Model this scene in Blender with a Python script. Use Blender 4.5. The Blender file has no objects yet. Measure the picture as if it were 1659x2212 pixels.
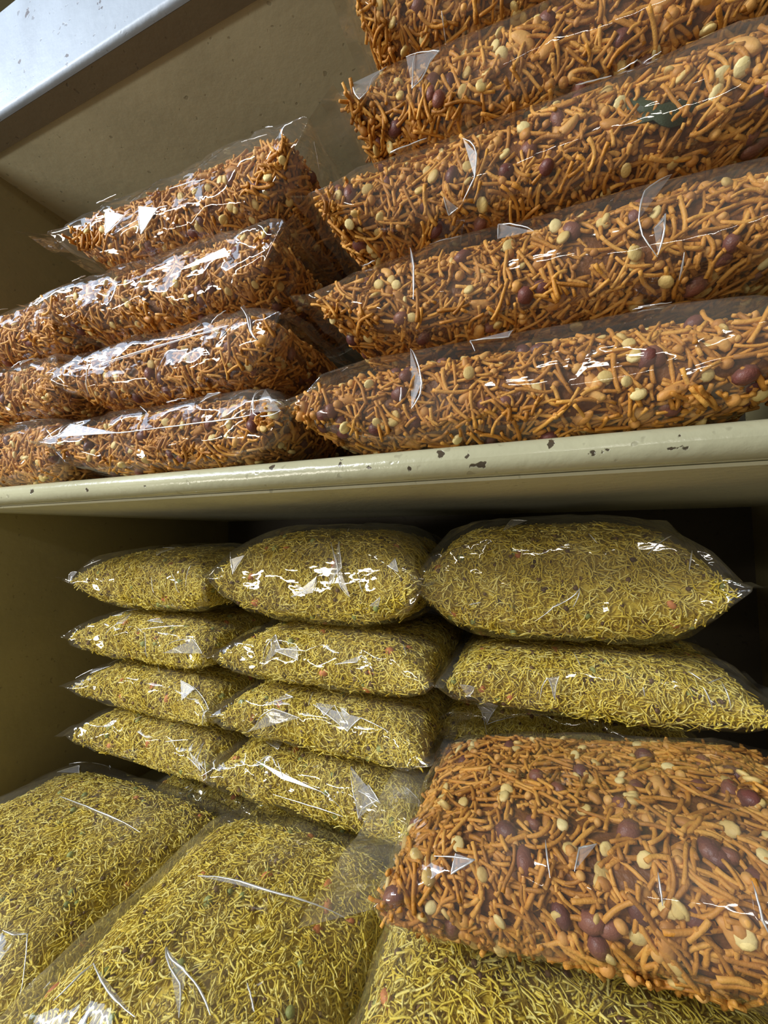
import bpy, math
import numpy as np
from mathutils import Matrix, Vector

S = bpy.context.scene
COL = S.collection
rng = np.random.default_rng(7)
Z0 = 1.35                      # height of the lens above the shop floor

# ------------------------------------------------------------------ camera
cam_d = bpy.data.cameras.new('camera')
cam_d.sensor_fit = 'AUTO'; cam_d.sensor_width = 36.0
cam_d.lens = 850.0 / 2212.0 * 36.0
cam_d.clip_start = 0.01
cam = bpy.data.objects.new('camera', cam_d); COL.objects.link(cam)
R = Matrix(((0.93562647, 0.35280101, -0.01159985),
            (0.03061524, -0.04836606, 0.99836037),
            (0.35166151, -0.93444752, -0.05605366))).transposed()   # columns: camera axes in the world
cam.matrix_world = Matrix.Translation((0, 0, Z0)) @ R.to_4x4()
S.camera = cam

# ------------------------------------------------------------------ view, world, lamps
S.view_settings.view_transform = 'Standard'
S.view_settings.look = 'None'
S.view_settings.gamma = 1.0
S.view_settings.exposure = 0.0
S.view_settings.use_curve_mapping = False
S.cycles.use_denoising = True
S.cycles.transparent_max_bounces = 24
S.cycles.max_bounces = 8
S.cycles.caustics_reflective = False
S.cycles.caustics_refractive = False

wd = bpy.data.worlds.new('shop_air'); S.world = wd; wd.use_nodes = True
bg = wd.node_tree.nodes['Background']
bg.inputs[0].default_value = (1.0, 0.90, 0.74, 1); bg.inputs[1].default_value = 0.17

def area(name, loc, target, sx, sy, power, color):
    d = bpy.data.lights.new(name, 'AREA'); d.shape = 'RECTANGLE'
    d.size = sx; d.size_y = sy; d.energy = power; d.color = color
    o = bpy.data.objects.new(name, d); COL.objects.link(o)
    o.location = loc
    v = Vector(target) - Vector(loc)
    o.rotation_euler = v.to_track_quat('-Z', 'Y').to_euler()
    return o

# a cool tube lamp under the shop ceiling, a cool doorway to the left, two added warm fills
area('tube_lamp', (-1.28, -0.80, Z0 + 0.92), (-0.30, 0.3, Z0), 1.15, 0.05, 41.0, (0.94, 0.97, 1.0))
area('skylight', (-1.9, -0.65, Z0 + 1.30), (-0.35, 0.26, Z0 + 0.2), 0.9, 0.7, 9.5, (0.66, 0.80, 1.0))
area('glint_fill', (0.35, -1.6, Z0 + 0.75), (0.0, 0.3, Z0), 0.6, 0.06, 2.2, (1.0, 0.95, 0.86))  # added fill, only there to put glints on the right-hand film
area('underside_fill', (-1.25, -1.25, Z0 - 0.25), (-0.2, 0.4, Z0 + 0.45), 0.9, 0.16, 11.0, (1.0, 0.94, 0.82))  # added low fill that brightens the shelf undersides

# ------------------------------------------------------------------ node helpers
def new_mat(name):
    m = bpy.data.materials.new(name); m.use_nodes = True
    nt = m.node_tree; nt.nodes.clear()
    out = nt.nodes.new('ShaderNodeOutputMaterial')
    return m, nt, out

def N(nt, kind, **kw):
    n = nt.nodes.new(kind)
    for k, v in kw.items():
        if k.startswith('i_'):
            key = k[2:]
            key = int(key) if key.isdigit() else key.replace('_', ' ')
            n.inputs[key].default_value = v
        else:
            setattr(n, k, v)
    return n

def ramp(nt, stops):
    r = nt.nodes.new('ShaderNodeValToRGB')
    e = r.color_ramp.elements
    while len(e) < len(stops): e.new(0.5)
    for q, (p, c) in zip(e, stops):
        q.position = p; q.color = (*c, 1)
    return r

def food_mat(name, stops, rough=0.55, bump=0.0006, scale=900, spec=0.35, sub=0.0):
    m, nt, out = new_mat(name); L = nt.links
    at = N(nt, 'ShaderNodeAttribute', attribute_name='rnd')
    tc = N(nt, 'ShaderNodeTexCoord')
    nz = N(nt, 'ShaderNodeTexNoise'); nz.inputs['Scale'].default_value = scale * 0.35; nz.inputs['Detail'].default_value = 3
    L.new(tc.outputs['Object'], nz.inputs['Vector'])
    ma = N(nt, 'ShaderNodeMath', operation='MULTIPLY_ADD'); ma.inputs[1].default_value = 0.5; ma.inputs[2].default_value = -0.25
    L.new(nz.outputs['Fac'], ma.inputs[0])
    ad = N(nt, 'ShaderNodeMath', operation='ADD'); L.new(at.outputs['Fac'], ad.inputs[0]); L.new(ma.outputs[0], ad.inputs[1])
    r = ramp(nt, stops); L.new(ad.outputs[0], r.inputs[0])
    p = N(nt, 'ShaderNodeBsdfPrincipled')
    p.inputs['Roughness'].default_value = rough; p.inputs['Specular IOR Level'].default_value = spec
    L.new(r.outputs[0], p.inputs['Base Color'])
    nb = N(nt, 'ShaderNodeTexNoise'); nb.inputs['Scale'].default_value = scale; nb.inputs['Detail'].default_value = 2
    L.new(tc.outputs['Object'], nb.inputs['Vector'])
    b = N(nt, 'ShaderNodeBump'); b.inputs['Strength'].default_value = 0.5; b.inputs['Distance'].default_value = bump
    L.new(nb.outputs['Fac'], b.inputs['Height']); L.new(b.outputs[0], p.inputs['Normal'])
    L.new(p.outputs[0], out.inputs[0])
    return m

M = {}
M['sev_o'] = food_mat('fried_orange_sev', [(0, (0.31, 0.12, 0.017)), (0.5, (0.56, 0.245, 0.036)), (1, (0.74, 0.39, 0.08))])
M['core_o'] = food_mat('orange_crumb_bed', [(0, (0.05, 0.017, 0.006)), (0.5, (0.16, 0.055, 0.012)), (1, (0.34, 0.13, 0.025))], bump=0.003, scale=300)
M['peanut'] = food_mat('red_skin_peanut', [(0, (0.085, 0.028, 0.024)), (0.5, (0.15, 0.050, 0.040)), (1, (0.26, 0.10, 0.06))], rough=0.42)
M['gram'] = food_mat('roasted_split_gram', [(0, (0.48, 0.30, 0.09)), (0.5, (0.70, 0.52, 0.19)), (1, (0.84, 0.72, 0.36))], scale=500)
M['nut'] = food_mat('fried_tan_nut', [(0, (0.42, 0.17, 0.035)), (0.5, (0.60, 0.29, 0.07)), (1, (0.72, 0.42, 0.13))], scale=500)
M['sev_y'] = food_mat('fried_yellow_sev', [(0, (0.56, 0.39, 0.03)), (0.5, (0.83, 0.665, 0.09)), (1, (0.95, 0.86, 0.32))])
M['core_y'] = food_mat('yellow_crumb_bed', [(0, (0.34, 0.22, 0.020)), (0.5, (0.64, 0.48, 0.055)), (1, (0.80, 0.64, 0.10))], bump=0.003, scale=350)
M['clove'] = food_mat('dark_brown_lentil', [(0, (0.06, 0.03, 0.015)), (0.5, (0.12, 0.06, 0.025)), (1, (0.25, 0.14, 0.05))])
M['pea'] = food_mat('dull_green_pea', [(0, (0.17, 0.21, 0.05)), (0.5, (0.27, 0.31, 0.09)), (1, (0.38, 0.42, 0.15))])
M['opeanut'] = food_mat('orange_coated_peanut', [(0, (0.42, 0.12, 0.03)), (0.5, (0.60, 0.20, 0.06)), (1, (0.70, 0.30, 0.12))])
M['leaf'] = food_mat('dried_curry_leaf', [(0, (0.018, 0.028, 0.012)), (0.5, (0.035, 0.05, 0.022)), (1, (0.06, 0.075, 0.035))])

def film_mat(name, haze, rough):
    m, nt, out = new_mat(name); L = nt.links
    tc = N(nt, 'ShaderNodeTexCoord')
    mp = N(nt, 'ShaderNodeMapping'); mp.inputs['Scale'].default_value = (22, 60, 60)
    L.new(tc.outputs['Object'], mp.inputs['Vector'])
    n1 = N(nt, 'ShaderNodeTexNoise'); n1.inputs['Scale'].default_value = 1.0; n1.inputs['Detail'].default_value = 2.5
    L.new(mp.outputs[0], n1.inputs['Vector'])
    b = N(nt, 'ShaderNodeBump'); b.inputs['Strength'].default_value = 0.35; b.inputs['Distance'].default_value = 0.004
    vd = N(nt, 'ShaderNodeVectorMath', operation='MULTIPLY_ADD'); vd.inputs[1].default_value = (0.02, 0.02, 0.02)
    L.new(n1.outputs['Color'], vd.inputs[0]); L.new(tc.outputs['Object'], vd.inputs[2])
    vo = N(nt, 'ShaderNodeTexVoronoi', feature='DISTANCE_TO_EDGE'); vo.inputs['Scale'].default_value = 21; L.new(vd.outputs[0], vo.inputs['Vector'])
    vr = N(nt, 'ShaderNodeMapRange'); vr.inputs['From Max'].default_value = 0.16; vr.inputs['To Min'].default_value = 1.0; vr.inputs['To Max'].default_value = 0.0
    L.new(vo.outputs['Distance'], vr.inputs['Value'])
    hs = N(nt, 'ShaderNodeMath', operation='MULTIPLY_ADD'); hs.inputs[1].default_value = 0.28; L.new(vr.outputs[0], hs.inputs[0]); L.new(n1.outputs['Fac'], hs.inputs[2])
    L.new(hs.outputs[0], b.inputs['Height'])
    g = N(nt, 'ShaderNodeBsdfGlossy'); g.inputs['Roughness'].default_value = rough
    g.inputs['Color'].default_value = (1, 1, 1, 1); L.new(b.outputs[0], g.inputs['Normal'])
    t = N(nt, 'ShaderNodeBsdfTransparent'); t.inputs['Color'].default_value = (0.985, 0.98, 0.965, 1)
    df = N(nt, 'ShaderNodeBsdfDiffuse'); df.inputs['Color'].default_value = (0.75, 0.72, 0.62, 1)
    L.new(b.outputs[0], df.inputs['Normal'])
    n2 = N(nt, 'ShaderNodeTexNoise'); n2.inputs['Scale'].default_value = 14; n2.inputs['Detail'].default_value = 3
    L.new(tc.outputs['Object'], n2.inputs['Vector'])
    hz = N(nt, 'ShaderNodeMapRange'); hz.inputs['From Min'].default_value = 0.40; hz.inputs['From Max'].default_value = 0.72
    hz.inputs['To Min'].default_value = haze * 0.35; hz.inputs['To Max'].default_value = haze * 1.6
    L.new(n2.outputs['Fac'], hz.inputs['Value'])
    mx = N(nt, 'ShaderNodeMixShader'); L.new(hz.outputs[0], mx.inputs[0]); L.new(t.outputs[0], mx.inputs[1]); L.new(df.outputs[0], mx.inputs[2])
    ge = N(nt, 'ShaderNodeNewGeometry')
    dt = N(nt, 'ShaderNodeVectorMath', operation='DOT_PRODUCT'); L.new(ge.outputs['Incoming'], dt.inputs[0]); L.new(b.outputs[0], dt.inputs[1])
    ab = N(nt, 'ShaderNodeMath', operation='ABSOLUTE'); L.new(dt.outputs['Value'], ab.inputs[0])
    om = N(nt, 'ShaderNodeMath', operation='SUBTRACT'); om.inputs[0].default_value = 1.0; om.use_clamp = True; L.new(ab.outputs[0], om.inputs[1])
    pw = N(nt, 'ShaderNodeMath', operation='POWER'); pw.inputs[1].default_value = 5.0; L.new(om.outputs[0], pw.inputs[0])
    f2 = N(nt, 'ShaderNodeMath', operation='MULTIPLY_ADD'); f2.inputs[1].default_value = 0.75; f2.inputs[2].default_value = 0.075; f2.use_clamp = True
    L.new(pw.outputs[0], f2.inputs[0])
    m2 = N(nt, 'ShaderNodeMixShader'); L.new(f2.outputs[0], m2.inputs[0]); L.new(mx.outputs[0], m2.inputs[1]); L.new(g.outputs[0], m2.inputs[2])
    L.new(m2.outputs[0], out.inputs[0])
    return m
M['film'] = film_mat('clear_crackling_film', 0.045, 0.04)
M['film_soft'] = film_mat('soft_clear_film', 0.055, 0.06)

def fold_mat(name, haze, gloss, tint, rough):
    m, nt, out = new_mat(name); L = nt.links
    g = N(nt, 'ShaderNodeBsdfGlossy'); g.inputs['Roughness'].default_value = rough
    t = N(nt, 'ShaderNodeBsdfTransparent')
    d = N(nt, 'ShaderNodeBsdfDiffuse'); d.inputs['Color'].default_value = (*tint, 1)
    a = N(nt, 'ShaderNodeMixShader'); a.inputs[0].default_value = haze; L.new(t.outputs[0], a.inputs[1]); L.new(d.outputs[0], a.inputs[2])
    b = N(nt, 'ShaderNodeMixShader'); b.inputs[0].default_value = gloss; L.new(a.outputs[0], b.inputs[1]); L.new(g.outputs[0], b.inputs[2])
    L.new(b.outputs[0], out.inputs[0]); return m
M['ridge_glint'] = fold_mat('film_crease_glint', 0.55, 0.60, (0.88, 0.92, 0.96), 0.30)  # real creases, but whitened so their glints are part of the colour
M['pucker_glint'] = fold_mat('doubled_film_glint', 0.20, 0.22, (0.80, 0.82, 0.86), 0.22)  # film pucker with a pale shine mixed into its colour

def paint_mat(name, base, dark, rough, chips=(), speck=0.5, wear=0.0, grain=(6, 6, 6)):
    """gloss paint with brush relief, specks and chips at given places"""
    m, nt, out = new_mat(name); L = nt.links
    tc = N(nt, 'ShaderNodeTexCoord')
    mp = N(nt, 'ShaderNodeMapping'); mp.inputs['Scale'].default_value = grain
    L.new(tc.outputs['Object'], mp.inputs['Vector'])
    n1 = N(nt, 'ShaderNodeTexNoise'); n1.inputs['Scale'].default_value = 1.0; n1.inputs['Detail'].default_value = 6
    L.new(mp.outputs[0], n1.inputs['Vector'])
    r = ramp(nt, [(0.30, tuple(c * 0.80 for c in base)), (0.55, base), (0.8, tuple(min(1, c * 1.08) for c in base))])
    L.new(n1.outputs['Fac'], r.inputs[0])
    colr = r.outputs[0]
    # fine specks
    v = N(nt, 'ShaderNodeTexNoise'); v.inputs['Scale'].default_value = 130; v.inputs['Detail'].default_value = 1
    L.new(tc.outputs['Object'], v.inputs['Vector'])
    sm = N(nt, 'ShaderNodeMapRange'); sm.inputs['From Min'].default_value = 0.70; sm.inputs['From Max'].default_value = 0.76
    sm.inputs['To Max'].default_value = speck
    L.new(v.outputs['Fac'], sm.inputs['Value'])
    mask = sm.outputs[0]
    nd = N(nt, 'ShaderNodeTexNoise'); nd.inputs['Scale'].default_value = 160; nd.inputs['Detail'].default_value = 4
    L.new(tc.outputs['Object'], nd.inputs['Vector'])
    for (x, y, z, sx, sz) in chips:
        sb = N(nt, 'ShaderNodeVectorMath', operation='SUBTRACT'); sb.inputs[1].default_value = (x, y, z)
        L.new(tc.outputs['Object'], sb.inputs[0])
        dv = N(nt, 'ShaderNodeVectorMath', operation='MULTIPLY'); dv.inputs[1].default_value = (1 / sx, 30, 1 / sz)
        L.new(sb.outputs[0], dv.inputs[0])
        ln = N(nt, 'ShaderNodeVectorMath', operation='LENGTH'); L.new(dv.outputs[0], ln.inputs[0])
        a = N(nt, 'ShaderNodeMath', operation='MULTIPLY_ADD'); a.inputs[1].default_value = 5.5; L.new(nd.outputs['Fac'], a.inputs[0]); L.new(ln.outputs['Value'], a.inputs[2])
        mr = N(nt, 'ShaderNodeMapRange'); mr.inputs['From Min'].default_value = 3.45; mr.inputs['From Max'].default_value = 3.2
        L.new(a.outputs[0], mr.inputs['Value'])
        mxm = N(nt, 'ShaderNodeMath', operation='MAXIMUM'); L.new(mask, mxm.inputs[0]); L.new(mr.outputs[0], mxm.inputs[1]); mask = mxm.outputs[0]
    mc = N(nt, 'ShaderNodeMix', data_type='RGBA'); mc.inputs['B'].default_value = (*dark, 1)
    L.new(mask, mc.inputs['Factor']); L.new(colr, mc.inputs['A'])
    p = N(nt, 'ShaderNodeBsdfPrincipled'); p.inputs['Roughness'].default_value = rough
    L.new(mc.outputs['Result'], p.inputs['Base Color'])
    nb = N(nt, 'ShaderNodeTexNoise'); nb.inputs['Scale'].default_value = 90; nb.inputs['Detail'].default_value = 4
    L.new(tc.outputs['Object'], nb.inputs['Vector'])
    hh = N(nt, 'ShaderNodeMath', operation='MULTIPLY_ADD'); hh.inputs[1].default_value = -0.8; L.new(mask, hh.inputs[0]); L.new(nb.outputs['Fac'], hh.inputs[2])
    b = N(nt, 'ShaderNodeBump'); b.inputs['Strength'].default_value = 0.5; b.inputs['Distance'].default_value = 0.0012
    L.new(hh.outputs[0], b.inputs['Height']); L.new(b.outputs[0], p.inputs['Normal'])
    L.new(p.outputs[0], out.inputs[0])
    return m

CREAM = (0.46, 0.45, 0.295)
M['wall_paint'] = paint_mat('khaki_gloss_paint', (0.37, 0.315, 0.16), (0.10, 0.08, 0.045), 0.55, speck=0.35, grain=(7, 7, 7))
zs = Z0 + 0.049
M['under_paint_lit'] = paint_mat('lit_underside_paint', (0.62, 0.60, 0.42), (0.16, 0.14, 0.09), 0.55, speck=0.4, grain=(7, 7, 7))  # lighter than the walls to make up for missing bounce light
M['back_shade'] = paint_mat('shaded_back_board', (0.06, 0.048, 0.03), (0.02, 0.015, 0.01), 0.7)  # deep shade of the compartment put into a near-black colour
M['lip_shade'] = paint_mat('painted_lip_shade', (0.17, 0.135, 0.08), (0.05, 0.04, 0.03), 0.6)  # shade behind the fascia lip, as a brown colour
M['shelf_paint'] = paint_mat('chipped_cream_paint', CREAM, (0.07, 0.055, 0.035), 0.20, speck=0.25, grain=(4, 20, 20), chips=[
    (-0.055, 0.247, zs + .003, .0030, .0040), (-0.038, 0.247, zs - .001, .0016, .0035), (-0.029, 0.25, zs - .006, .0060, .0018),
    (0.012, 0.247, zs + .004, .0016, .0045), (0.034, 0.25, zs - .004, .0060, .0022), (0.0755, 0.247, zs + .002, .0020, .0022),
    (0.072, 0.25, zs - .005, .0050, .0013), (0.098, 0.247, zs + .001, .0020, .0018), (-0.075, 0.25, zs - .005, .0022, .0020),
    (-0.105, 0.25, zs - .003, .0040, .0016), (-0.128, 0.247, zs + .002, .0020, .0030), (-0.187, 0.247, zs + .004, .0026, .0024),
    (-0.482, 0.247, zs - .0005, .0040, .0026), (-0.398, 0.247, zs - .003, .0035, .0022), (-0.32, 0.25, zs - .004, .0016, .0013)])
M['fascia_paint'] = paint_mat('blue_white_paint', (0.33, 0.39, 0.47), (0.12, 0.12, 0.14), 0.5, speck=0.5, grain=(14, 14, 5), chips=[
    (-0.525, 0.249, Z0 + 0.603, .006, .007), (-0.40, 0.249, Z0 + 0.548, .004, .007), (-0.535, 0.249, Z0 + 0.548, .0025, .004),
    (-0.452, 0.249, Z0 + 0.515, .004, .003)])

# ------------------------------------------------------------------ mesh helpers
def link(o, label=None, cat=None, group=None, kind=None, parent=None):
    if o.name not in COL.objects: COL.objects.link(o)
    if label: o['label'] = label
    if cat: o['category'] = cat
    if group: o['group'] = group
    if kind: o['kind'] = kind
    if parent is not None: o.parent = parent
    return o

def np_mesh(name, verts, faces_list, mat, rnd=None, smooth=True):
    """faces_list: arrays of (n, k) vertex indices"""
    me = bpy.data.meshes.new(name)
    verts = np.asarray(verts, dtype=np.float32).reshape(-1, 3)
    me.vertices.add(len(verts)); me.vertices.foreach_set('co', verts.ravel())
    loops = np.concatenate([f.ravel() for f in faces_list]).astype(np.int32)
    tot = np.concatenate([np.full(len(f), f.shape[1]) for f in faces_list]).astype(np.int32)
    start = np.concatenate([[0], np.cumsum(tot)[:-1]]).astype(np.int32)
    me.loops.add(len(loops)); me.loops.foreach_set('vertex_index', loops)
    me.polygons.add(len(tot)); me.polygons.foreach_set('loop_start', start); me.polygons.foreach_set('loop_total', tot)
    me.update(calc_edges=True); me.validate()
    me.polygons.foreach_set('use_smooth', np.full(len(me.polygons), bool(smooth)))
    if rnd is not None:
        a = me.attributes.new('rnd', 'FLOAT', 'POINT'); a.data.foreach_set('value', np.asarray(rnd, dtype=np.float32))
    me.materials.append(mat)
    return me

def box(name, x0, x1, y0, y1, z0, z1, mat, bevel=0.0, kind='structure', seg=3):
    v = [(x, y, z) for x in (x0, x1) for y in (y0, y1) for z in (z0, z1)]
    f = np.array([(0, 1, 3, 2), (4, 6, 7, 5), (0, 4, 5, 1), (2, 3, 7, 6), (0, 2, 6, 4), (1, 5, 7, 3)])   # outward
    o = bpy.data.objects.new(name, np_mesh(name, v, [f], mat, smooth=False))
    link(o, kind=kind)
    if bevel:
        b = o.modifiers.new('bevel', 'BEVEL'); b.width = bevel; b.segments = seg
        o.data.polygons.foreach_set('use_smooth', [True] * len(o.data.polygons))
    return o

def board(name, x0, x1, y0, y1, z0, z1, mat, lip=0.0, lip_w=0.022, seg=10, rmax=0.012):
    """shelf board with a rounded nose; a lip may hang below the underside. Profile in YZ extruded along X"""
    r = min((z1 - z0 + lip) / 2, rmax)
    zb = z0 - lip
    prof = [(y1, z1)]
    for k in range(seg + 1):
        a = math.pi / 2 + (math.pi / 2) * k / seg
        prof.append((y0 + r + r * math.cos(a), z1 - r + r * math.sin(a)))
    for k in range(seg + 1):
        a = math.pi + (math.pi / 2) * k / seg
        prof.append((y0 + r + r * math.cos(a), zb + r + r * math.sin(a)))
    if lip: prof += [(y0 + lip_w, zb), (y0 + lip_w + 0.0015, z0)]
    prof.append((y1, z0))
    P = np.array(prof); m = len(P)
    v = np.zeros((2, m, 3)); v[0, :, 0] = x0; v[1, :, 0] = x1; v[:, :, 1:] = P
    i = np.arange(m); j = (i + 1) % m
    q = np.stack([i, j, j + m, i + m], 1)
    me = np_mesh(name, v, [q, i[None, ::-1].copy(), (i + m)[None]], mat)
    o = bpy.data.objects.new(name, me); link(o, kind='structure')
    for p in me.polygons:
        if p.loop_total > 4: p.use_smooth = False
    me.set_sharp_from_angle(angle=math.radians(35))
    return o

# ------------------------------------------------------------------ the setting
XL, XR, YB = -0.68, 0.31, 0.75
ZM = Z0 + 0.0575               # top of the middle shelf
ZU = Z0 + 0.507                # underside of the upper shelf
ZLOW = Z0 - 0.435              # top of the lowest shelf
board('trim_1', XL, XR, 0.25, YB, Z0 + 0.037, ZM, M['shelf_paint'])
board('ceiling', XL, XR, 0.25, YB, ZU, ZU + 0.128, M['fascia_paint'], lip=0.007, lip_w=0.0065, rmax=0.005)
box('lip_shade_strip', XL, XR, 0.2568, 0.279, ZU - 0.0068, ZU - 0.0005, M['lip_shade'])  # added strip, its dark colour is the shadow band behind the fascia
board('floor', XL, XR, 0.25, YB, ZLOW - 0.022, ZLOW, M['shelf_paint'])
# undersides of both shelves: bounce light is put into a paler colour
box('trim_2', XL, XR, 0.268, YB, ZU - 0.003, ZU - 0.0004, M['under_paint_lit'])
box('trim_3', XL, XR, 0.266, YB, Z0 + 0.0345, Z0 + 0.0366, M['under_paint_lit'])
box('wall_left', XL - 0.02, XL, 0.25, YB, ZLOW - 0.3, ZU + 0.45, M['wall_paint'])
box('wall_right', XR, XR + 0.02, 0.25, YB, ZLOW - 0.3, ZU + 0.45, M['wall_paint'])
box('wall_back', XL - 0.02, XR + 0.02, YB, YB + 0.012, ZLOW - 0.3, ZU + 0.45, M['back_shade'])

# ------------------------------------------------------------------ packets
def film_fold_glint(paths, L, W, T, waist, seed, rad=.00045):
    """crease ridges of the film, their glints put into the colour: each path is a list of (u, v) on the pillow; three points in a row also span a pucker"""
    r = np.random.default_rng(seed + 900); VV, Q, TR = [], [], []; off = 0
    for path in paths:
        p = np.array(path, float)
        P = pillow(p[:, 0], p[:, 1], L, W, T, waist=waist)
        # densify each stretch along the surface, lift the ridge a little
        pts = []
        for i in range(len(p) - 1):
            for t in np.linspace(0, 1, 7)[:-1]:
                q = p[i] * (1 - t) + p[i + 1] * t
                pts.append(q)
        pts.append(p[-1]); pts = np.array(pts)
        C = pillow(pts[:, 0], pts[:, 1], L, W, T, waist=waist)
        n = C.copy(); n[:, 0] = 0; n /= np.linalg.norm(n, axis=1, keepdims=True) + 1e-9
        C = C + n * (.0022 + r.uniform(-.0003, .0003, (len(C), 1)))
        tg = np.gradient(C, axis=0); tg /= np.linalg.norm(tg, axis=1, keepdims=True) + 1e-9
        sd = np.cross(tg, n); k = 6; m = len(C)
        a = np.arange(k) / k * 2 * math.pi
        taper = np.sin(np.linspace(.12, math.pi - .12, m)) ** .5
        rr = rad * taper * r.uniform(.7, 1.25, m)
        R_ = C[:, None] + rr[:, None, None] * (np.cos(a)[None, :, None] * sd[:, None] + .8 * np.sin(a)[None, :, None] * n[:, None])
        VV.append(R_.reshape(-1, 3)); i = np.arange(m - 1)[:, None] * k; j = np.arange(k)[None]
        Q.append(np.stack([i + j, i + (j + 1) % k, i + k + (j + 1) % k, i + k + j], -1).reshape(-1, 4) + off); off += m * k
        for q in range(0, len(p) - 2, 2):
            idx = [q * 6, (q + 1) * 6, (q + 2) * 6]
            a3 = C[idx]; VV.append(a3 + n[idx] * np.array([[0], [.0006], [0]])); TR.append([off, off + 1, off + 2]); off += 3
    V = np.concatenate(VV); Q = np.concatenate(Q)
    fl = [Q] + ([np.array(TR)] if TR else [])
    me = np_mesh('film_fold_glint', V, fl, M['ridge_glint'])
    me.materials.append(M['pucker_glint'])
    if TR:
        mi = np.zeros(len(me.polygons), dtype=np.int32)
        for p_ in me.polygons:
            if p_.loop_total == 3: mi[p_.index] = 1
        me.polygons.foreach_set('material_index', mi)
    return me

REG = {}
# crease lines drawn where glints lie on single packets, as (position along, angle round) on the film
FOLD_GLINTS = {
    102: [[(-0.546, 1.833), (-0.6, 1.66), (-0.624, 1.573)], [(-0.57, 1.526), (-0.396, 1.595), (-0.444, 1.562), (-0.522, 1.439)], [(-0.03, 1.708), (0.024, 1.572), (0.054, 1.376), (0.096, 0.971)], [(-0.378, 1.364), (-0.444, 1.253)], [(-0.684, 1.889), (-0.546, 1.833)]],
    101: [[(-0.654, 1.161), (-0.642, 1.05), (-0.606, 0.95), (-0.744, 0.563)], [(0.168, 1.613), (0.156, 1.482), (0.156, 1.006)]],
    65: [[(-0.162, 0.53), (-0.132, 0.821), (-0.066, 0.896)], [(0.12, 0.652), (0.108, 0.29)], [(0.396, 0.716), (0.384, 0.331), (0.39, 0.203)]],
    83: [[(-0.51, 0.477), (-0.216, 0.181), (0.156, 0.145), (0.354, -0.003)], [(-0.294, -0.016), (0.12, -0.016), (0.354, -0.016)], [(0.33, 0.888), (0.486, -0.001), (0.636, 0.401)]],
    82: [[(-0.63, -0.176), (-0.384, 0.245), (-0.126, 0.139)], [(-0.036, 0.55), (0.312, 0.077), (0.408, 0.445), (0.642, 0.32)]],
    81: [[(-0.504, -0.053), (-0.432, 0.62), (-0.336, 0.189), (-0.108, 0.189)], [(0.18, 0.021), (0.372, 0.086), (0.408, 0.245), (0.522, -0.002)]],
    80: [[(-0.168, -0.14), (0.084, 0.003), (0.042, -0.076)], [(0.186, 0.469), (0.288, -0.006), (0.384, -0.102)], [(0.462, 0.016), (0.498, -0.053)], [(0.552, -0.222), (0.648, -0.095), (0.624, -0.242)]],
    70: [[(0.198, 0.036), (0.234, -0.095)], [(0.492, 0.08), (0.6, -0.073)]],
    71: [[(-0.45, 0.049), (-0.312, 0.425)], [(-0.006, 0.259), (0.546, 0.68)], [(0.384, -0.03), (0.78, 0.364), (0.966, 0.244)]],
    72: [[(0.624, 0.652), (0.942, 0.467), (0.87, -0.881), (0.948, 0.939)]],
    73: [[(0.33, 0.342), (0.57, 0.639)], [(0.762, 0.098), (0.738, 0.808), (0.804, 0.31)], [(0.87, 0.497), (0.984, 0.207)]],
    90: [[(-0.144, -0.316), (-0.024, -0.121), (0.144, -0.004), (0.096, -0.114)], [(-0.582, -0.136), (-0.498, -0.1)]],
    91: [[(-0.828, 0.004), (-0.726, -0.001), (-0.774, -0.149)], [(0.3, 0.149), (0.306, 0.028)], [(0.606, 0.307), (0.636, 0.001)], [(0.708, 0.541), (0.72, 0.013)]],
    11: [[(-0.432, 0.756), (-0.36, 0.004), (-0.408, -0.143)], [(-0.45, 0.001), (-0.456, -0.059)]],
    12: [[(-0.534, 0.595), (-0.504, 0.05), (-0.51, -0.17)], [(0.45, 0.609), (0.354, 0.247), (0.33, 0.004), (0.384, -0.322)], [(0.372, -0.029), (0.408, 0.001), (0.384, -0.296)], [(0.462, -0.348), (0.462, -0.749)]],
    13: [[(-0.3, 0.093), (-0.246, -0.014), (-0.258, -0.243), (-0.312, -0.54)], [(-0.39, -0.386), (-0.378, -0.699), (-0.336, -0.622)]],
    15: [[(-0.582, -0.596), (-0.582, -0.773), (-0.582, -0.976)]],
    34: [[(0.99, -0.75), (0.978, -0.907), (0.96, -1.068)], [(0.99, 1.005), (0.99, 1.005), (0.99, 1.18)], [(-0.522, 0.041), (-0.522, -0.178), (-0.36, -0.013)], [(-0.234, -0.001), (-0.24, -0.407), (-0.078, -0.071), (0.0, -0.091)], [(0.018, 0.01), (0.294, -0.004)]],
    33: [[(0.816, 0.109), (0.918, -0.109)], [(0.27, -0.006), (0.582, 0.001), (0.618, -0.046)]],
    32: [[(-0.618, 0.107), (-0.648, -0.436)], [(-0.612, -0.001), (0.036, 0.04), (0.606, 0.045)], [(0.678, 0.602), (0.678, 0.422), (0.828, -0.251), (0.768, 0.077)]],
    31: [[(-0.798, 0.518), (-0.84, 0.037), (-0.3, 0.004), (0.186, 0.001), (0.744, -0.001), (0.786, 0.654)], [(0.75, 0.834), (0.762, 0.001), (0.966, -0.082)]],
}

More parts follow.
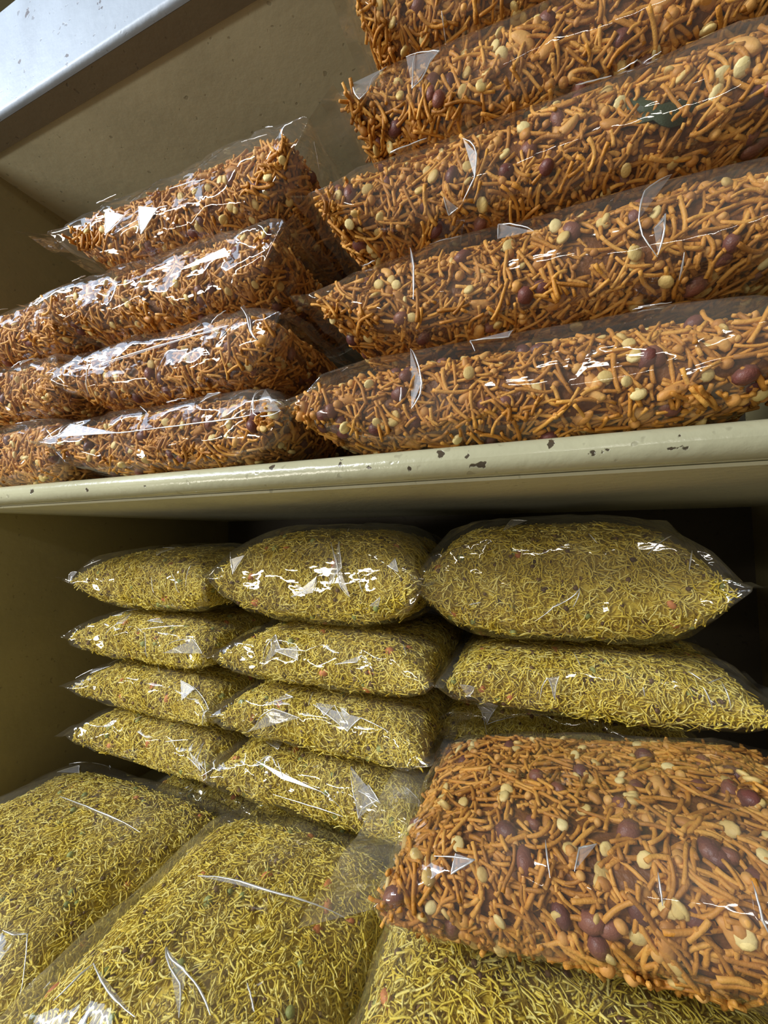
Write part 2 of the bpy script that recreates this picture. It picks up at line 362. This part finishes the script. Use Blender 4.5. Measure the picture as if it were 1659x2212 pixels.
def random_paths(r, n, top=False, L=.3, W=.17):
    out = []
    for _ in range(n):
        u = r.uniform(-.85, .8); v = r.uniform(.1, 1.0) if not top else r.uniform(.8, 2.2)
        pth = [(u, v)]; a = r.uniform(0, 6.28)
        for _k in range(r.integers(1, 4)):
            a += r.choice([-1, 1]) * r.uniform(1.5, 2.6); d = r.uniform(.010, .030)
            u = float(np.clip(u + d * math.cos(a) / (L / 2), -.93, .93)); v = v + d * math.sin(a) / .055
            v = float(np.clip(v, -.35, 1.45 if not top else 2.6))
            pth.append((u, v))
        out.append(pth)
    return out

def sgnpow(x, e): return np.sign(x) * np.abs(x) ** e

def pillow(u, v, L, W, T, ex=0.54, slump=0.0, waist=0.0):
    """a filled pillow: u -1..1 along the length (x), v angle round it; v=0 is -y, v=pi/2 is +z"""
    au = np.clip(np.abs(u), 0, 1)
    b = T / 2 * (1 - au ** 4.2) ** 0.60
    a = W / 2 * (1 + 0.10 * au ** 4 - waist * (1 - au ** 2))
    x = u * L / 2
    y = -a * sgnpow(np.cos(v), ex)
    z = b * sgnpow(np.sin(v), ex)
    z = np.where(z > 0, z * (1 - slump * np.abs(y / (W / 2)) ** 2), z)
    return np.stack([x, y, z], -1)

_ARC = {}
def arc_table(W, T, ex=0.54):
    key = (round(W, 4), round(T, 4))
    if key not in _ARC:
        v = np.linspace(0, 2 * math.pi, 4001)
        y = -W / 2 * sgnpow(np.cos(v), ex); z = T / 2 * sgnpow(np.sin(v), ex)
        d = np.hypot(np.diff(y), np.diff(z))
        _ARC[key] = (np.concatenate([[0], np.cumsum(d)]) / d.sum(), v)
    return _ARC[key]
def arc_angle(f, W, T):
    c, v = arc_table(W, T); return np.interp(np.asarray(f) % 1.0, c, v)

def lumps(P, seed, amp, f):
    r = np.random.default_rng(seed); out = np.zeros(P.shape[:-1])
    for k in range(6):
        d = r.normal(size=3) * f * (1 + 0.5 * k); out += np.sin(P @ d + r.uniform(0, 6.28)) / (1 + 0.4 * k)
    return out * amp / 2.5

def film_mesh(name, L, W, T, seed, mat, ears=0.010, crumple=0.0028, nu=16, nv=26, flip=(0, 0), waist=0.0):
    r = np.random.default_rng(seed)
    us = np.linspace(-0.995, 0.995, nu)
    us = np.sign(us) * np.abs(us) ** 0.85
    us[1:-1] += r.uniform(-.3, .3, nu - 2) * (2.0 / nu)
    rings = []
    fr = np.arange(nv) / nv
    ang = arc_angle(fr, W, T)
    pleat = r.normal(size=(2, nv))
    for i, u in enumerate(us):
        aa = arc_angle(fr + r.uniform(-.36, .36, nv) / nv, W, T)
        if i in (0, nu - 1): aa = ang
        P = pillow(np.full(nv, u), aa, L, W, T, waist=waist)
        c = P.copy(); c[:, 0] = 0
        nrm = c / (np.linalg.norm(c, axis=1, keepdims=True) + 1e-6)
        P += nrm * (r.uniform(-0.4, 1, (nv, 1)) * crumple)
        P[:, 0] += r.uniform(-1, 1, nv) * crumple * (0 if i in (0, nu - 1) else 1)
        e = 1 if u > 0 else 0
        P += nrm * (pleat[e][:, None] * 0.0045 * abs(u) ** 3) * (0 if i in (0, nu - 1) else 1)
        rings.append(P)
    # flat crimped seals beyond both ends, bent a little
    def fin(u, d, bend):
        P = pillow(np.full(nv, u), ang, L, W, T, waist=waist)
        P[:, 2] = P[:, 2] * 0.05 + bend * d * (1 + 0.5 * np.sin(P[:, 1] * 40 + seed))
        P[:, 2] += 0.0022 * np.sin(P[:, 1] * 170 + seed) * (d > 0)
        P[:, 0] += math.copysign(d, u)
        P[:, 1] *= 1.0 + 0.9 * d / W
        return P
    f0, f1 = flip
    rings = [fin(-0.9999, ears, f0), fin(-0.9999, 0.001, f0)] + rings + [fin(0.9999, 0.001, f1), fin(0.9999, ears, f1)]
    V = np.concatenate(rings); n = len(rings)
    tris = []
    for i in range(n - 1):
        for j in range(nv):
            a, b = i * nv + j, i * nv + (j + 1) % nv
            c, d = a + nv, b + nv
            if r.random() < 0.5: tris += [(a, b, d), (a, d, c)]
            else: tris += [(a, b, c), (b, d, c)]
    me = np_mesh(name, V, [np.array(tris)], mat)
    ne = len(me.edges)
    cr = me.attributes.new('crease_edge', 'FLOAT', 'EDGE')
    cr.data.foreach_set('value', np.where(r.random(ne) < 0.75, r.uniform(.65, .98, ne), 0.1).astype(np.float32))
    return me

TRI = {}
def blob_base(kind):
    """small unit shapes for the loose pieces of the mix"""
    if kind in TRI: return TRI[kind]
    nu_, nv_ = 7, 10
    v = [(0, 0, 1)]
    for i in range(1, nu_):
        t = math.pi * i / nu_
        for j in range(nv_):
            p = 2 * math.pi * j / nv_
            v.append((math.sin(t) * math.cos(p), math.sin(t) * math.sin(p), math.cos(t)))
    v.append((0, 0, -1)); v = np.array(v)
    f3 = [(0, 1 + j, 1 + (j + 1) % nv_) for j in range(nv_)]
    last = len(v) - 1; b0 = 1 + (nu_ - 2) * nv_
    f3 += [(last, b0 + (j + 1) % nv_, b0 + j) for j in range(nv_)]
    f4 = [(1 + i * nv_ + j, 1 + (i + 1) * nv_ + j, 1 + (i + 1) * nv_ + (j + 1) % nv_, 1 + i * nv_ + (j + 1) % nv_)
          for i in range(nu_ - 2) for j in range(nv_)]
    if kind == 'nut':      # long, pinched and bent
        x = v[:, 0].copy(); v[:, 1] *= 0.42 + 0.18 * np.abs(x) - 0.1 * x; v[:, 2] *= 0.40; v[:, 1] += 0.22 * x ** 2
    elif kind == 'peanut':
        v[:, 1] *= 0.76 + 0.08 * v[:, 0]; v[:, 2] *= 0.74
    elif kind == 'disc':
        v[:, 1] *= 0.88; v[:, 2] = sgnpow(v[:, 2], 0.7) * 0.42
    elif kind == 'round':
        v[:, 1] *= 0.93; v[:, 2] *= 0.86
    TRI[kind] = (v, np.array(f3), np.array(f4)); return TRI[kind]

def blobs(kind, pos, nrm, tan, size, r, flat=0.35):
    """pos (n,3), flat side mostly facing the film"""
    v, f3, f4 = blob_base(kind); n = len(pos)
    z = nrm + r.normal(size=(n, 3)) * flat; z /= np.linalg.norm(z, axis=1, keepdims=True)
    x = tan + r.normal(size=(n, 3)) * 0.3; x -= z * (x * z).sum(1, keepdims=True); x /= np.linalg.norm(x, axis=1, keepdims=True)
    y = np.cross(z, x)
    sc = size[:, None, None] * v[None] * (1 + r.uniform(-.10, .10, (n, 1, 3))) * (1 + r.uniform(-.04, .04, (n, len(v), 1)))
    P = pos[:, None] + sc[..., 0:1] * x[:, None] + sc[..., 1:2] * y[:, None] + sc[..., 2:3] * z[:, None]
    off = (np.arange(n) * len(v))[:, None, None]
    return P.reshape(-1, 3), (f3[None] + off).reshape(-1, 3), (f4[None] + off).reshape(-1, 4), np.repeat(r.uniform(.15, .85, n), len(v))

def strands(pos, nrm, tan, length, rad, bend, curl, r, seg, k):
    """little fried noodles: pos (n,3); seg points along, k sides, pointed caps"""
    n = len(pos); s = np.linspace(-1, 1, seg)
    side = np.cross(nrm, tan)
    c = pos[:, None] + tan[:, None] * (s[None, :, None] * length[:, None, None] / 2)
    c = c + side[:, None] * ((s ** 2)[None, :, None] * (bend * length)[:, None, None])
    ph = r.uniform(0, 6.28, n)
    c = c + side[:, None] * (np.sin(s[None] * 2.6 + ph[:, None]) * (curl * length)[:, None])[..., None]
    c = c + nrm[:, None] * (np.cos(s[None] * 2.2 + ph[:, None] * 2) * (curl * length * 0.35)[:, None])[..., None]
    t = np.gradient(c, axis=1); t /= np.linalg.norm(t, axis=2, keepdims=True) + 1e-9
    up = nrm[:, None] - t * (nrm[:, None] * t).sum(2, keepdims=True); up /= np.linalg.norm(up, axis=2, keepdims=True) + 1e-9
    sd = np.cross(t, up)
    a = np.linspace(0, 2 * math.pi, k, endpoint=False)
    rr = rad[:, None] * (1 + r.uniform(-.12, .12, (n, seg)))
    V = c[:, :, None] + rr[:, :, None, None] * (np.cos(a)[None, None, :, None] * sd[:, :, None] + np.sin(a)[None, None, :, None] * up[:, :, None])
    per = seg * k
    V = V.reshape(n, per, 3)
    i = np.arange(seg - 1)[:, None] * k; j = np.arange(k)[None]
    q = np.stack([i + j, i + (j + 1) % k, i + k + (j + 1) % k, i + k + j], -1).reshape(-1, 4)
    off = (np.arange(n) * per)[:, None, None]
    caps = np.stack([np.arange(k)[::-1], np.arange(k) + (seg - 1) * k])
    return V.reshape(-1, 3), (q[None] + off).reshape(-1, 4), (caps[None] + off).reshape(-1, k), np.repeat(r.uniform(0.1, 0.9, n), per)

def surface_points(n, L, W, T, rot, r, shift, seed, amp, waist, slump):
    """random points with normals on the filling, on the sides that can be seen from the aisle"""
    m = n * 5
    u = r.uniform(-1, 1, m); v = arc_angle(r.random(m), W, T)
    f = lambda u, v: pillow(u, v, L, W, T, waist=waist, slump=slump)
    e = 0.02
    uc = np.clip(u, -.985, .985)
    P = f(uc, v); du = f(np.clip(uc + e, -.999, .999), v) - f(np.clip(uc - e, -.999, .999), v); dv = f(uc, v + e) - f(uc, v - e)
    nr = np.cross(du, dv); nr = nr / (np.linalg.norm(nr, axis=1)[:, None] + 1e-12)
    z0 = np.zeros(m); dm = f(z0, v + e) - f(z0, v - e)
    ar = np.linalg.norm(du, axis=1) * np.clip(np.linalg.norm(dv, axis=1) / (np.linalg.norm(dm, axis=1) + 1e-12), 0, 1.2)
    flipm = (nr * P).sum(1) < 0; nr[flipm] *= -1
    P = P + nr * lumps(P, seed, amp, 45)[:, None]
    nw = nr @ np.array(rot.to_3x3()).T
    keep = ((nw[:, 1] < 0.30) | (nw[:, 2] > 0.25)) & (nw[:, 2] > (-0.85 if seed >= 70 else -1.1))
    ar = np.where(keep, ar, 0); pr = ar / ar.sum()
    idx = r.choice(m, size=n, p=pr)
    P, nr = P[idx], nr[idx]
    P = P + np.array([0, 0, shift])
    t = r.normal(size=(n, 3)); t -= nr * (t * nr).sum(1, keepdims=True); t /= np.linalg.norm(t, axis=1, keepdims=True)
    return P, nr, t

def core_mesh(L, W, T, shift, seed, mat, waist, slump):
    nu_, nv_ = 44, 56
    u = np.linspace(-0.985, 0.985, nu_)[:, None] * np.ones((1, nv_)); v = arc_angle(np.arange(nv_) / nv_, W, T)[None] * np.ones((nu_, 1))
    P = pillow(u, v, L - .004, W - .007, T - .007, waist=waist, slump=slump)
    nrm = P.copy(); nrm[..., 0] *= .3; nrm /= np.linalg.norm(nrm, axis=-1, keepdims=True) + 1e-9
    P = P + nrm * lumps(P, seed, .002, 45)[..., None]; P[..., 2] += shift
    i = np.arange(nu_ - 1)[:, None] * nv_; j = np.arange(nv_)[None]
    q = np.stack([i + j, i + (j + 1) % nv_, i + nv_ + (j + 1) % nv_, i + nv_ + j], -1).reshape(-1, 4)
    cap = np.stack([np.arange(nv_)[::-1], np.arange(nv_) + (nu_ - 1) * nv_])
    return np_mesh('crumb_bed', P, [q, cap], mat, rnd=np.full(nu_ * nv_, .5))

def packet(kind, loc, L, W, T, yaw=0, pitch=0, roll=0, seed=1, label='', group=None, fill=0.93, air=0.0,
           ears=0.010, flip=(0.0, 0.0), crumple=0.0028, soft=False, dens=1.0, waist=0.04, endgap=0.9, bias=0.0,
           name=None, nu=16, folds=3, paths=None, top=False, fold_r=.00055):
    """one sealed packet: an Empty with film, bed of crumbs and the loose pieces seen through the film"""
    r = np.random.default_rng(seed * 101 + 5)
    root = bpy.data.objects.new(name or ('orange_snack_packet' if kind == 'o' else 'yellow_snack_packet'), None)
    root.empty_display_size = 0.02
    root.location = (loc[0], loc[1], Z0 + loc[2])
    root.rotation_euler = (math.radians(roll), math.radians(pitch), math.radians(yaw))
    link(root, label, 'snack packet', group)
    rot = root.rotation_euler.to_matrix()
    fm = film_mesh('plastic_film', L, W, T, seed, M['film_soft' if soft else 'film'], ears, crumple, flip=flip, waist=waist, nu=nu)
    fo = link(bpy.data.objects.new('plastic_film', fm), parent=root)
    sd = fo.modifiers.new('sub', 'SUBSURF'); sd.levels = 2; sd.render_levels = 2
    REG[seed] = (root, L, W, T, waist)
    pp = list(paths or FOLD_GLINTS.get(seed, [])) + random_paths(np.random.default_rng(seed + 17), folds, top, L, W)
    if pp: link(bpy.data.objects.new('film_fold_glint', film_fold_glint(pp, L, W, T, waist, seed, fold_r)), parent=root)
    Lf, Wf, Tf = L * endgap, W * fill, T * (fill - air)
    shift = -(T - Tf) / 2 * 0.75
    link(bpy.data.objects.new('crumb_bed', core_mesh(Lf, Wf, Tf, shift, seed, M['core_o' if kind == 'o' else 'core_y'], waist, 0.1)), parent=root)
    area_v = (L * (W + T)) / (0.3 * 0.25)
    def pts(n): return surface_points(max(4, int(n)), Lf, Wf, Tf, rot, r, shift, seed, .002, waist, 0.1)
    def piece(nm, shape, mat, n, lo, hi, depth=(0.0, .004), flat=.35):
        P, nr, t = pts(n); sz = r.uniform(lo, hi, len(P))
        P = P - nr * (r.uniform(*depth, (len(P), 1)) + sz[:, None] * .30)
        V, f3, f4, rn = blobs(shape, P, nr, t, sz, r, flat)
        link(bpy.data.objects.new(nm, np_mesh(nm, V, [f3, f4], M[mat], rnd=rn)), kind='stuff', parent=root)
    if kind == 'o':
        n = 5600 * area_v * dens
        P, nr, t = pts(n); m = len(P)
        t = t + np.array([bias, 0, 0]); t -= nr * (t * nr).sum(1, keepdims=True); t /= np.linalg.norm(t, axis=1, keepdims=True)
        ln = r.uniform(.007, .025, m); P = P - nr * r.uniform(-.0005, .0075, (m, 1))
        t = t + nr * r.uniform(-.16, .16, (m, 1))
        V, q, c, rn = strands(P, nr, t, ln, r.uniform(.00100, .00140, m), r.normal(0, .09, m), np.abs(r.normal(0, .03, m)), r, 7, 6)
        link(bpy.data.objects.new('fried_sev', np_mesh('fried_sev', V, [q, c], M['sev_o'], rnd=rn)), kind='stuff', parent=root)
        piece('peanut', 'peanut', 'peanut', 110 * area_v, .0056, .0073, (-.001, .003), .6)
        piece('split_gram', 'disc', 'gram', 200 * area_v, .0034, .0050, (-.002, .0015), .45)
        piece('fried_lentil', 'round', 'nut', 520 * area_v, .0018, .0038, (-.001, .004), .6)
        piece('fried_nut', 'nut', 'nut', 110 * area_v, .0060, .0100, (-.001, .003), .4)
    else:
        n = 14000 * area_v * dens
        P, nr, t = pts(n); m = len(P)
        ln = r.uniform(.007, .017, m); P = P - nr * r.uniform(-.001, .006, (m, 1))
        t = t + nr * r.uniform(-.3, .3, (m, 1))
        V, q, c, rn = strands(P, nr, t, ln, r.uniform(.00050, .00072, m), r.normal(0, .16, m), np.abs(r.normal(0, .10, m)), r, 7, 3)
        link(bpy.data.objects.new('fried_sev', np_mesh('fried_sev', V, [q, c], M['sev_y'], rnd=rn)), kind='stuff', parent=root)
        piece('dark_lentil', 'round', 'clove', 300 * area_v, .0013, .0025, (-.001, .002))
        piece('green_pea', 'round', 'pea', 36 * area_v, .0024, .0040, (-.001, .002))
        piece('coated_peanut', 'peanut', 'opeanut', 20 * area_v, .0036, .0056, (0, .002))
    return root

GO, GY, GB = 'orange snack packets on the upper shelf', 'yellow snack packets stacked in the lower compartment', 'large yellow snack packets lying in front'

# right column of orange packets (bottom to top)
zb = [.058, .136, .211, .284, .353, .430]
xl = [-.176, -.158, -.155, -.134, -.124]
tilt = [0, 0, 0, 0, 0]
nm5 = ['bottom of the right-hand column, resting on the shelf edge',
       'second from bottom of the right-hand column',
       'middle of the right-hand column, holding a dark green leaf',
       'fourth up in the right-hand column, just under the topmost',
       'topmost of the right-hand column, cut by the top of the frame']
for k in range(5):
    T = zb[k + 1] - zb[k]; L = .315
    packet('o', (xl[k] + .010 + L / 2, .246 + .085 + .003 * (k % 2), (zb[k] + zb[k + 1]) / 2), L, .17, T + .002, seed=11 + k,
           label='orange snack mix packet, ' + nm5[k], group=GO, fill=.96, air=.04 if k else .09, flip=(-.1, 0), bias=.5, endgap=.965,
           crumple=.0024, nu=10, ears=.012)
# middle column
zb = [.058, .127, .200, .272, .350]
nm4 = ['bottom of the centre column, with a long pale shine', 'second from the bottom in the centre column, with pointed left corner',
       'third up in the centre column', 'topmost of the centre column, with a long clear left ear']
for k in range(4):
    T = zb[k + 1] - zb[k]; L = [.288, .286, .300, .306][k]; x0 = [-.462, -.465, -.480, -.465][k]
    packet('o', (x0 + .010 + L / 2, .247 + .085 + .003 * (k % 2), (zb[k] + zb[k + 1]) / 2 + .001), L, .17, T + .003, seed=31 + k, yaw=[0, -1, 1, 0][k],
           label='orange snack mix packet, ' + nm4[k], group=GO, fill=.95, air=.04, flip=(.1, 0), bias=.2,
           crumple=.0034, endgap=.86 if k == 3 else .9, ears=.012 if k < 3 else .03)
# far left column
zb = [.058, .138, .210, .280]
nm3 = ['bottom of the far left column at the frame edge', 'middle of the far left column at the frame edge', 'top of the far left column, below bare wall']
for k in range(3):
    T = zb[k + 1] - zb[k]; L = .225
    packet('o', (-.445 - L / 2, .252 + .09, (zb[k] + zb[k + 1]) / 2 + .001), L, .17, T + .002, seed=51 + k,
           label='orange snack mix packet, ' + nm3[k], group=GO, fill=.95, air=.04, bias=.2, crumple=.0034, endgap=.86)

# yellow packets, lower compartment
def ystack(prefix, xc, L, yf, levels, seed, W=.20, names=()):
    for k, (z0, z1, dx, dy, pt) in enumerate(levels):
        packet('y', (xc + dx, yf + W / 2 + dy, (z0 + z1) / 2), L, W, z1 - z0 + .003, seed=seed + k, pitch=pt,
               label='yellow sev packet, %s in the %s stack' % (names[k], prefix), group=GY,
               fill=.95, air=.03, flip=(.15, .15), crumple=.0034, folds=4 if k < 4 else 0, endgap=.92, dens=.9 if k < 4 else .6)
ystack('left-hand', -.460, .240, .350, [(-.097, -.014, 0, 0, 0), (-.164, -.099, 0, 0, 1), (-.226, -.165, .008, 0, 1.5), (-.288, -.227, .008, 0, 2), (-.350, -.289, .02, .08, 2), (-.433, -.352, .02, .09, 0)],
       70, names=['topmost', 'second from top', 'third from top', 'fourth from top', 'fifth and partly hidden', 'lowest, hidden'])
ystack('centre', -.212, .243, .343, [(-.097, .010, 0, 0, 0), (-.160, -.098, .008, 0, 0), (-.224, -.162, .005, 0, 1), (-.290, -.226, -.005, 0, 2), (-.354, -.292, .01, .048, 2), (-.433, -.356, .01, .09, 0)],
       80, names=['topmost', 'second from top', 'third from top', 'fourth from top, with a broad wavy shine', 'fifth and partly hidden', 'lowest, hidden'])
ystack('right-hand', .017, .250, .360, [(-.101, .014, 0, 0, -1), (-.162, -.103, .022, 0, -1), (-.236, -.164, .0, .06, 0), (-.306, -.238, .0, .09, 0), (-.370, -.308, 0, .09, 0), (-.433, -.372, 0, .09, 0)],
       90, names=['topmost and plumpest', 'second from top', 'third, mostly hidden', 'fourth, hidden', 'fifth, hidden', 'lowest, hidden'])

# large packets lying front to back
packet('y', (-.503, .292, -.372), .27, .305, .132, yaw=90, seed=101, fold_r=.0009, label='large yellow sev packet at the bottom left, against the side wall', group=GB,
       soft=True, top=True, flip=(.2, .25), crumple=.0026, air=.02, endgap=.9, ears=.014, fill=.955)
packet('y', (-.222, .262, -.352), .27, .232, .153, yaw=90, seed=102, fold_r=.0009, label='large yellow sev packet at bottom centre with bright zigzag creases', group=GB,
       soft=True, flip=(.2, .25), crumple=.0030, air=.02, endgap=.9, ears=.014, fill=.955)
packet('y', (.012, .262, -.296), .27, .245, .120, yaw=92, seed=103, label='large yellow sev packet at the bottom right, under the orange packet', group=GB,
       soft=True, flip=(.2, .25), crumple=.0026, air=.02, endgap=.9, ears=.014, fill=.955)
packet('y', (.012, .300, -.396), .26, .235, .078, yaw=90, seed=104, label='large yellow sev packet hidden under the bottom right one', group=GB,
       soft=True, folds=0, dens=.3, fill=.95)
packet('o', (.040, .298, -.190), .262, .160, .068, yaw=-1, pitch=-8, seed=65, label='orange snack mix packet lying alone on a large yellow packet, lower right',
       soft=True, flip=(-.05, 0), crumple=.0022, ears=.036, dens=1.15, fill=.97, endgap=.965, air=.02)

# the dried leaf inside the middle packet of the right-hand column
def curry_leaf(parent_label, loc, size, rot):
    n = 24; t = np.linspace(0, 2 * math.pi, n, endpoint=False)
    rr = 1 + .12 * np.sin(5 * t + .5) + .07 * np.sin(9 * t)
    P = np.stack([np.cos(t) * rr * size, np.sin(t) * rr * size * .62, .12 * size * np.sin(3 * t)], -1)
    c = np.array([[0, 0, .15 * size], [0, 0, .15 * size - .0006]])
    V = np.concatenate([P, P - [0, 0, .0006], c]); i = np.arange(n); j = (i + 1) % n
    tri = np.concatenate([np.stack([i, j, np.full(n, 2 * n)], 1), np.stack([j + n, i + n, np.full(n, 2 * n + 1)], 1)])
    q = np.stack([i, i + n, j + n, j], 1)
    o = bpy.data.objects.new('curry_leaf', np_mesh('curry_leaf', V, [tri, q], M['leaf'], rnd=np.full(len(V), .5)))
    par = [p for p in S.objects if parent_label in p.get('label', '')][0]
    link(o, parent=par); o.location = loc; o.rotation_euler = rot
curry_leaf('holding a dark green leaf', (0.062, -.0770, -.008), .0175, (math.radians(80), math.radians(25), 0))
